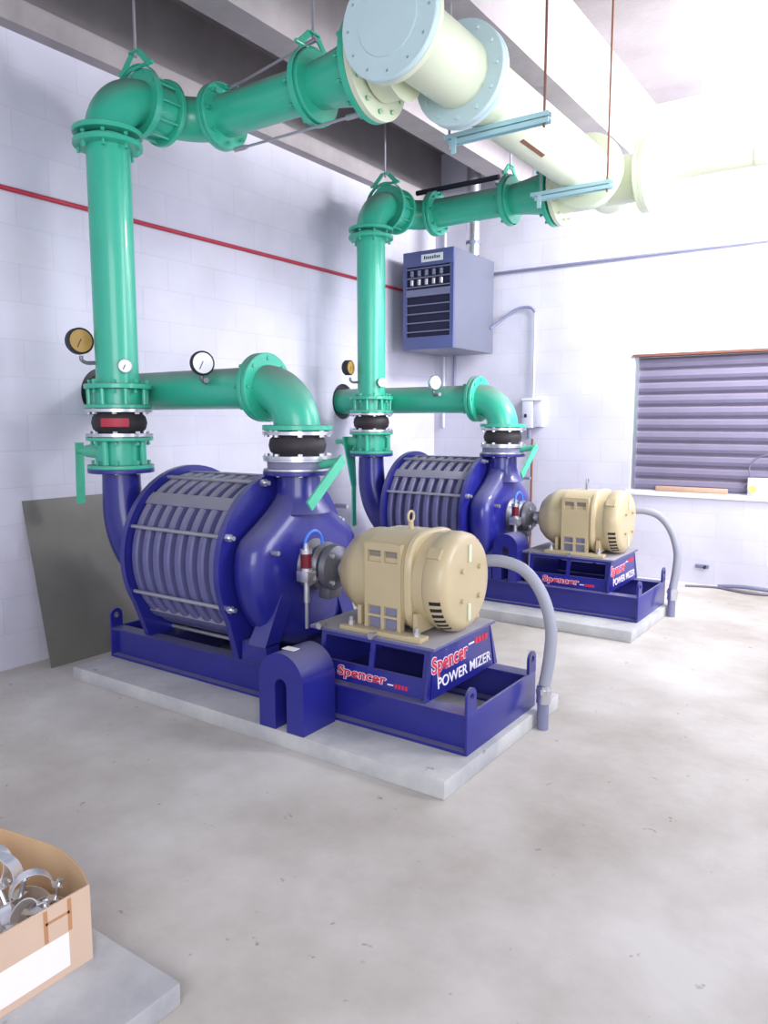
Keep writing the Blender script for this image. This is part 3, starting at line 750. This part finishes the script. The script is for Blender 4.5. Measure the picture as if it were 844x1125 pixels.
    hanger(W('green clevis hanger with rod over the top elbow at upper left', 'green clevis hanger over the top elbow of the farther riser'), (0, .19, ZE), (0, 1, 0), 3.949)
    hanger(W('green clevis hanger with rod at the flanges of the near discharge pipe', 'green clevis hanger with rod on the farther discharge pipe'), (.885, YD, ZE), (1, 0, 0), 3.949)

    # ---- right stack and suction line
    t = Thing('wafer_valve', W('bare metal wafer valve with green lever on the near blower outlet nozzle', 'bare metal wafer valve with green lever on the far blower outlet nozzle'), 'valve', (1.003, AY, 1.125), T)
    t.part('body', MB().cyl((1.003, AY, 1.1345), (1.003, AY, 1.1695), .150, n=44), M['greyblue'])
    for zz in (1.1255, 1.1700): t.part('end_ring', MB().cyl((1.003, AY, zz), (1.003, AY, zz+.0085), F8-.003, n=44), M['silver'])
    t.part('stem', MB().cyl((1.14, AY, 1.155), (1.265, .295, 1.172), .022, n=14), M['green_light'])
    t.part('lever', MB().bar((1.265, .31, 1.185), (1.265, .06, .98), .052, .012, (1, 0, 0)), M['green_light'])
    joint((1.003, AY), 1.179, 1.314, W('black rubber expansion joint below the near suction elbow', 'black rubber expansion joint below the far suction elbow'))
    c = V((1.003, AY, 1.53)); r = .214
    t = elbow(W('bright green suction elbow above the nearer blower', 'bright green suction elbow above the farther blower'), c, (1, 0, 0), (0, 0, -1), r)
    t = Thing('suction_pipe', W('near horizontal green suction pipe passing into a hole in left wall', 'far horizontal green suction pipe passing into a hole in left wall'), 'pipe', (-.55, AY, 1.53), T)
    t.part('pipe', MB().cyl((XW-.19-T[0], AY, 1.53), (.76, AY, 1.53), .105, n=44), M['green'])
    flange(t, (.773, AY, 1.53), (1, 0, 0), .026, M['green'], L=.1)
    # gauges
    gauge('pressure_gauge', W('black pressure gauge with yellowed dial left of the near riser', 'black pressure gauge with brown dial left of the far riser'), (-.085, -.15, 1.775), (1, -.25, 0) if near else (1, .1, 0), .068 if near else .058, .055, M['black'], M['yellowed'], T,
          [(-.095, -.145, 1.70), (-.095, -.145, 1.68), (-.09, -.12, 1.665), (-.05, -.09, 1.665)], (-.085, -.15, 1.70))
    gauge('pressure_gauge', W('tiny round white gauge on the front of the near riser', 'tiny round white gauge on the front of the far riser'), (.128, -.045, 1.645) if near else (.135, -.04, 1.66), (1, -.55, 0), .036, .02, M['silver'], M['white'], T,
          [(.075, -.03, 1.645), (.11, -.045, 1.645)])
    gauge('pressure_gauge', W('round white-faced gauge with dark rim on the near suction pipe', 'round white-faced gauge on the far suction pipe below the unit heater'), (.50, .145, 1.655), (1, -.45, 0), .062 if near else .055, .03, M['black'] if near else M['silver'], M['white'], T,
          [(.475, .155, 1.60), (.475, .16, 1.57), (.475, .2, 1.555)], (.50, .145, 1.59))
    single('ball_cock', MB().cyl((.475, .165, 1.565), (.53, .13, 1.565), .010, n=10).cyl((.53, .13, 1.565), (.56, .11, 1.565), .014, n=10), M['steel'],
           W('small steel gauge cock on the near suction pipe', 'small steel gauge cock on the far suction pipe'), 'cock', (.475, .165, 1.565), T)
    if near:
        single('drain_pipe', MB().cyl((-.17, .30, .236), (-.17, .30, .80), .017, n=14), M['green'], 'thin vertical green drain pipe behind the near left nozzle', 'pipe', (-.17, .3, .236), T)

machine((0, 0, 0), True)
machine((-.036, 2.3525, 0), False)

# ------------------------------------------------------------------ cream header
XH, ZH = 1.56, 3.03; RH, FH = .162, .24
Y1, Y2 = .58, 2.3525+.58
def hflange(t, c, ax, m, th=.034):
    return t.part('flange', MB().lathe([(-th/2, FH-.004), (-th/2+.003, FH), (th/2-.003, FH), (th/2, FH-.004)], c, ax, 56), m)
t = Thing('header_tee', 'large cream tee joining the near green pipe to the overhead header', 'pipe tee', (XH, Y1, ZH))
t.part('run', MB().cyl((XH, Y1-.27, ZH), (XH, Y1+.29, ZH), RH, n=56), M['cream'])
t.part('branch', MB().lathe([(0, RH+.02), (.02, RH), (.12, RH)], (XH-.14, Y1, ZH), (-1, 0, 0), 56), M['cream'])
f1 = hflange(t, (XH, Y1-.285, ZH), (0, 1, 0), M['cream']); t.bolts(f1, (XH, Y1-.29, ZH), (0, 1, 0), .205, 12, M['paleblue'], L=.084)
f2 = hflange(t, (XH, Y1+.29, ZH), (0, 1, 0), M['paleblue']); t.bolts(f2, (XH, Y1+.30, ZH), (0, 1, 0), .205, 12, M['paleblue'], L=.08)
f3 = hflange(t, (XH-.29, Y1, ZH), (1, 0, 0), M['cream']); t.bolts(f3, (XH-.28, Y1, ZH), (1, 0, 0), .205, 12, M['cream'], L=.06)
t = Thing('blind_flange', 'round pale blind flange closing the near end of the overhead header', 'flange', (XH, Y1-.32, ZH))
t.part('plate', MB().lathe([(0, FH), (.024, FH), (.028, FH-.004)], (XH, Y1-.3025, ZH), (0, -1, 0), 56), M['paleblue'])
t.part('raised_face', MB().lathe([(0, .150), (.006, .146)], (XH, Y1-.3306, ZH), (0, -1, 0), 56), M['paleblue'])
t = Thing('header_pipe', 'long large cream header pipe overhead running towards the rear wall', 'pipe', (XH, Y1+.31, ZH))
t.part('pipe', MB().cyl((XH, Y1+.345, ZH), (XH, Y2-.343, ZH), RH, n=56), M['cream'])
hflange(t, (XH, Y1+.326, ZH), (0, 1, 0), M['paleblue']); hflange(t, (XH, Y2-.326, ZH), (0, 1, 0), M['cream'])
t.part('stencil_mark', MB().prism([(RH*.0+math.cos(a)*(RH+r), math.sin(a)*(RH+r)) for r, a in ((.0005, -1.25), (.0015, -1.25), (.0015, -1.1), (.0005, -1.1))], lambda u, v, d: (XH+u, d, ZH+v), 1.45, 1.75), M['rust'])
t = Thing('header_tee', 'cream tee at the rear end of the overhead header', 'pipe tee', (XH, Y2, ZH))
t.part('run', MB().cyl((XH, Y2-.29, ZH), (XH, Y2+.2, ZH), RH, n=56), M['cream'])
t.part('branch', MB().cyl((XH-.30, Y2, ZH), (XH+.29, Y2, ZH), RH*.98, n=56), M['cream'])
hflange(t, (XH, Y2-.29, ZH), (0, 1, 0), M['cream'])
f = hflange(t, (XH-.308, Y2, ZH), (1, 0, 0), M['cream']); t.bolts(f, (XH-.29, Y2, ZH), (1, 0, 0), .205, 12, M['cream'], L=.05)
hflange(t, (XH+.295, Y2, ZH), (1, 0, 0), M['cream'])
t = Thing('outlet_pipe', 'slim pale pipe leaving the header end towards the right', 'pipe', (XH+.33, Y2, ZH))
t.part('reducing_flange', MB().lathe([(0, FH), (.03, FH), (.032, .1), (.06, .066)], (XH+.3125, Y2, ZH), (1, 0, 0), 48), M['cream'])
t.part('pipe', MB().cyl((XH+.372, Y2, ZH), (5.5, Y2, ZH), .062, n=32), M['cream'])
t.part('coupling', MB().cyl((2.55, Y2, ZH), (2.62, Y2, ZH), .068, n=32), M['cream'])
def trapeze(y, label, x0=XH-.23, x1=XH+.36, dz=0):
    zt = ZH-RH-.003
    t = Thing('pipe_support', label, 'pipe support', (XH, y, zt-.06))
    mb = MB()
    for k in (0, 1):
        z = zt-.024-k*.03
        mb.box(x0+k*.03, x1, y-.02, y-.016, z, z+.024).box(x0+k*.03, x1, y+.016, y+.02, z, z+.024).box(x0+k*.03, x1, y-.0161, y+.0161, z+.02, z+.024)
    t.part('strut_channel', mb, M['strut'])
    t.part('drop_tab', MB().box(x0+.05, x0+.078, y-.024, y-.020, zt-.105, zt-.02), M['strut'])
    t.part('hanger_rod', MB().cyl((x1-.03, y, zt-.07), (x1-.03, y, 3.949), .007, n=8), M['rust'])
    t.part('hanger_rod', MB().cyl((XH-.205, y, zt-.07), (XH-.205, y, 3.949), .007, n=8), M['rod'])
trapeze(1.13, 'pale blue strut support under the header nearer the camera')
trapeze(2.34, 'pale blue strut support under the header farther from the camera', XH-.27, XH+.27)

# ------------------------------------------------------------------ loose items
t = Thing('steel_sheet', 'dull grey steel sheet leaning against the left wall behind the blower', 'metal sheet', (-.37, .15, 0))
p = [(-.363, -.245, .001), (-.363, .62, .001), (-.358, .62, .001), (-.358, -.245, .001)]
q = [(-.5355, -.262, .925), (-.5355, .60, .925), (-.5305, .60, .925), (-.5305, -.262, .925)]
t.part('plate', MB().hexa(p+q), M['panel'])
single('concrete_slab', MB().box(.9, 2.156, -2.6, -1.466, 0, .06, .006), M['pad'], 'low pale concrete slab at bottom left under the cardboard box', 'concrete slab', (1.5, -2, 0))
# cardboard box with bulged rear side
BX, BY = 1.917, -1.535; zb, zt = .0605, .252
def wallstrip(path, th, z0, z1s):
    mb = MB(); P = [V(p) for p in path]; R_ = []
    for i, p in enumerate(P):
        d = (P[min(i+1, len(P)-1)]-P[max(i-1, 0)]).normalized(); n = V((-d.y, d.x, 0))*th/2; h = z1s[i]
        R_.append([V((p.x, p.y, z0))-n, V((p.x, p.y, z0))+n, V((p.x, p.y, h))+n, V((p.x, p.y, h))-n])
    return mb.grid(R_)
t = Thing('cardboard_box', 'open brown cardboard box of metal clamps at bottom left', 'box', (1.65, -1.9, zb))
t.part('front_side', MB().box(BX-.004, BX, -2.25, BY, zb, zt), M['card'])
rp = catmull([(BX-.006, BY, 0), (BX-.10, BY+.035, 0), (BX-.22, BY+.05, 0), (BX-.36, BY+.03, 0), (BX-.5, BY+.0, 0)], 6)
t.part('rear_side', wallstrip(rp, .004, zb, [zt-.004*math.sin(PI*i/(len(rp)-1)) for i in range(len(rp))]), M['card_in'], ang=60)
t.part('left_side', MB().box(BX-.505, BX-.501, -2.25, BY, zb, zt), M['card'])
t.part('near_side', MB().box(BX-.5, BX-.005, -2.25, -2.246, zb, zt), M['card'])
t.part('base', MB().box(BX-.5, BX-.005, -2.245, BY, zb, zb+.004), M['card_in'])
lb = t.part('shipping_label', MB().box(BX+.0002, BX+.0008, -1.80, -1.595, zb+.02, zb+.105), M['label'], label='large white paper label')
t.part('packing_tape', MB().box(BX+.0002, BX+.0006, -1.655, -1.645, zb+.107, zt-.005).box(BX+.0002, BX+.0006, -1.595, -1.585, zb+.107, zt-.005).box(BX+.0002, BX+.0006, -1.65, -1.59, zb+.15, zb+.157), M['tape'])
def clamp(c, r, w, rot, label, small=False):
    mb = MB(); n = 28
    # open band
    R_ = []
    for i in range(n+1):
        a = math.radians(20)+math.radians(320)*i/n
        u = V((math.cos(a), math.sin(a), 0))
        R_.append([u*r+V((0, 0, -w/2)), u*(r+.0025)+V((0, 0, -w/2)), u*(r+.0025)+V((0, 0, w/2)), u*r+V((0, 0, w/2))])
    mx = Matrix.Translation(V(c)) @ rot.to_4x4()
    t = Thing('pipe_clamp', label, 'clamp', c)
    m1 = MB().grid(R_); 
    for v in m1.bm.verts: v.co = mx @ v.co
    t.part('band', m1, M['chrome'])
    for s in (1, -1):
        a = math.radians(20*s); m2 = MB()
        m2.box(r*math.cos(a)-.002, r*math.cos(a)+r*.42, r*math.sin(a)*1.0-.0015, r*math.sin(a)+.0015, -w/2, w/2)
        for v in m2.bm.verts: v.co = mx @ v.co
        t.part('ear', m2, M['chrome'])
    m3 = MB().cyl((r*1.25, -r*.55, 0), (r*1.25, r*.55, 0), w*.14, n=8).cyl((r*1.25, r*.5, 0), (r*1.25, r*.62, 0), w*.26, n=6)
    for v in m3.bm.verts: v.co = mx @ v.co
    t.part('bolt', m3, M['silver'])
from mathutils import Euler
CL = [((1.655, -1.625, .215), .058, .045, (1.35, .2, .5), 'shiny steel clamp ring standing upright at the far left of the cardboard box'),
      ((1.775, -1.60, .215), .048, .032, (1.5, .3, 1.15), 'steel clamp band standing upright near the right corner of the cardboard box'),
      ((1.745, -1.69, .215), .055, .045, (1.1, .3, 2.2), 'shiny steel clamp tilted in the middle of the cardboard box'),
      ((1.85, -1.655, .21), .036, .028, (.7, -.4, .6), 'steel clamp lying flat against the front side of the cardboard box'),
      ((1.56, -1.59, .20), .05, .04, (1.2, .8, .2), 'steel clamp at the rear of the cardboard box, leaning sideways'),
      ((1.835, -1.77, .205), .055, .045, (1.2, .1, .9), 'steel clamp nearest the bottom-left picture edge inside the cardboard box'),
      ((1.80, -1.575, .14), .05, .035, (.3, .2, .9), 'steel clamp low down in the rear right of the cardboard box'),
      ((1.66, -1.75, .17), .055, .04, (.6, .5, 2.9), 'steel clamp lying low on the left in the cardboard box'),
      ((1.80, -1.70, .13), .05, .035, (.2, -.2, 2.0), 'steel clamp at the bottom of the cardboard box by its front side'),
      ((1.70, -1.57, .13), .05, .035, (.2, .3, 1.0), 'steel clamp at the bottom of the cardboard box by its rear side')]
for c, r, w, ro, lab in CL: clamp(c, r, w, Euler(ro).to_matrix(), lab)

# ------------------------------------------------------------------ light
w = bpy.data.worlds.new('World'); S.world = w; w.use_nodes = True
w.node_tree.nodes['Background'].inputs[0].default_value = (.82, .85, 1.0, 1); w.node_tree.nodes['Background'].inputs[1].default_value = .92
def area(name, loc, target, sx, sy, e, col=(1, 1, 1)):
    l = bpy.data.lights.new(name, 'AREA'); l.shape = 'RECTANGLE'; l.size = sx; l.size_y = sy; l.energy = e; l.color = col
    o = bpy.data.objects.new(name, l); COL.objects.link(o); o.location = loc
    o.rotation_euler = (V(target)-V(loc)).to_track_quat('-Z', 'Y').to_euler(); return o
area('window_daylight', (5.2, 1.6, 2.5), (2.9, 4.1, .9), 2.6, 2.2, 150, (.93, .94, 1))
area('door_daylight', (4.6, -4.2, 2.2), (1, 1, 1), 3.0, 2.6, 110, (.95, .97, 1))
area('ceiling_light', (3.4, 3.2, 3.3), (2.2, 3.9, 3.2), 1.2, .5, 190, (.97, .98, 1))

# ------------------------------------------------------------------ camera
cam = bpy.data.cameras.new('Camera'); co = bpy.data.objects.new('Camera', cam); COL.objects.link(co); S.camera = co
yw, pt = .6063, -.1192
F = V((-math.sin(yw)*math.cos(pt), math.cos(yw)*math.cos(pt), math.sin(pt))); R = V((math.cos(yw), math.sin(yw), 0)); U = R.cross(F)
co.matrix_world = Matrix(((R.x, U.x, -F.x, 3.4699), (R.y, U.y, -F.y, -2.5279), (R.z, U.z, -F.z, 1.3605), (0, 0, 0, 1)))
cam.sensor_fit = 'VERTICAL'; cam.sensor_height = 24; cam.lens = 829.56/1125*24; cam.clip_start = .05
S.view_settings.view_transform = 'Standard'; S.view_settings.look = 'None'; S.view_settings.gamma = 1; S.view_settings.exposure = .36
S.view_settings.use_curve_mapping = False
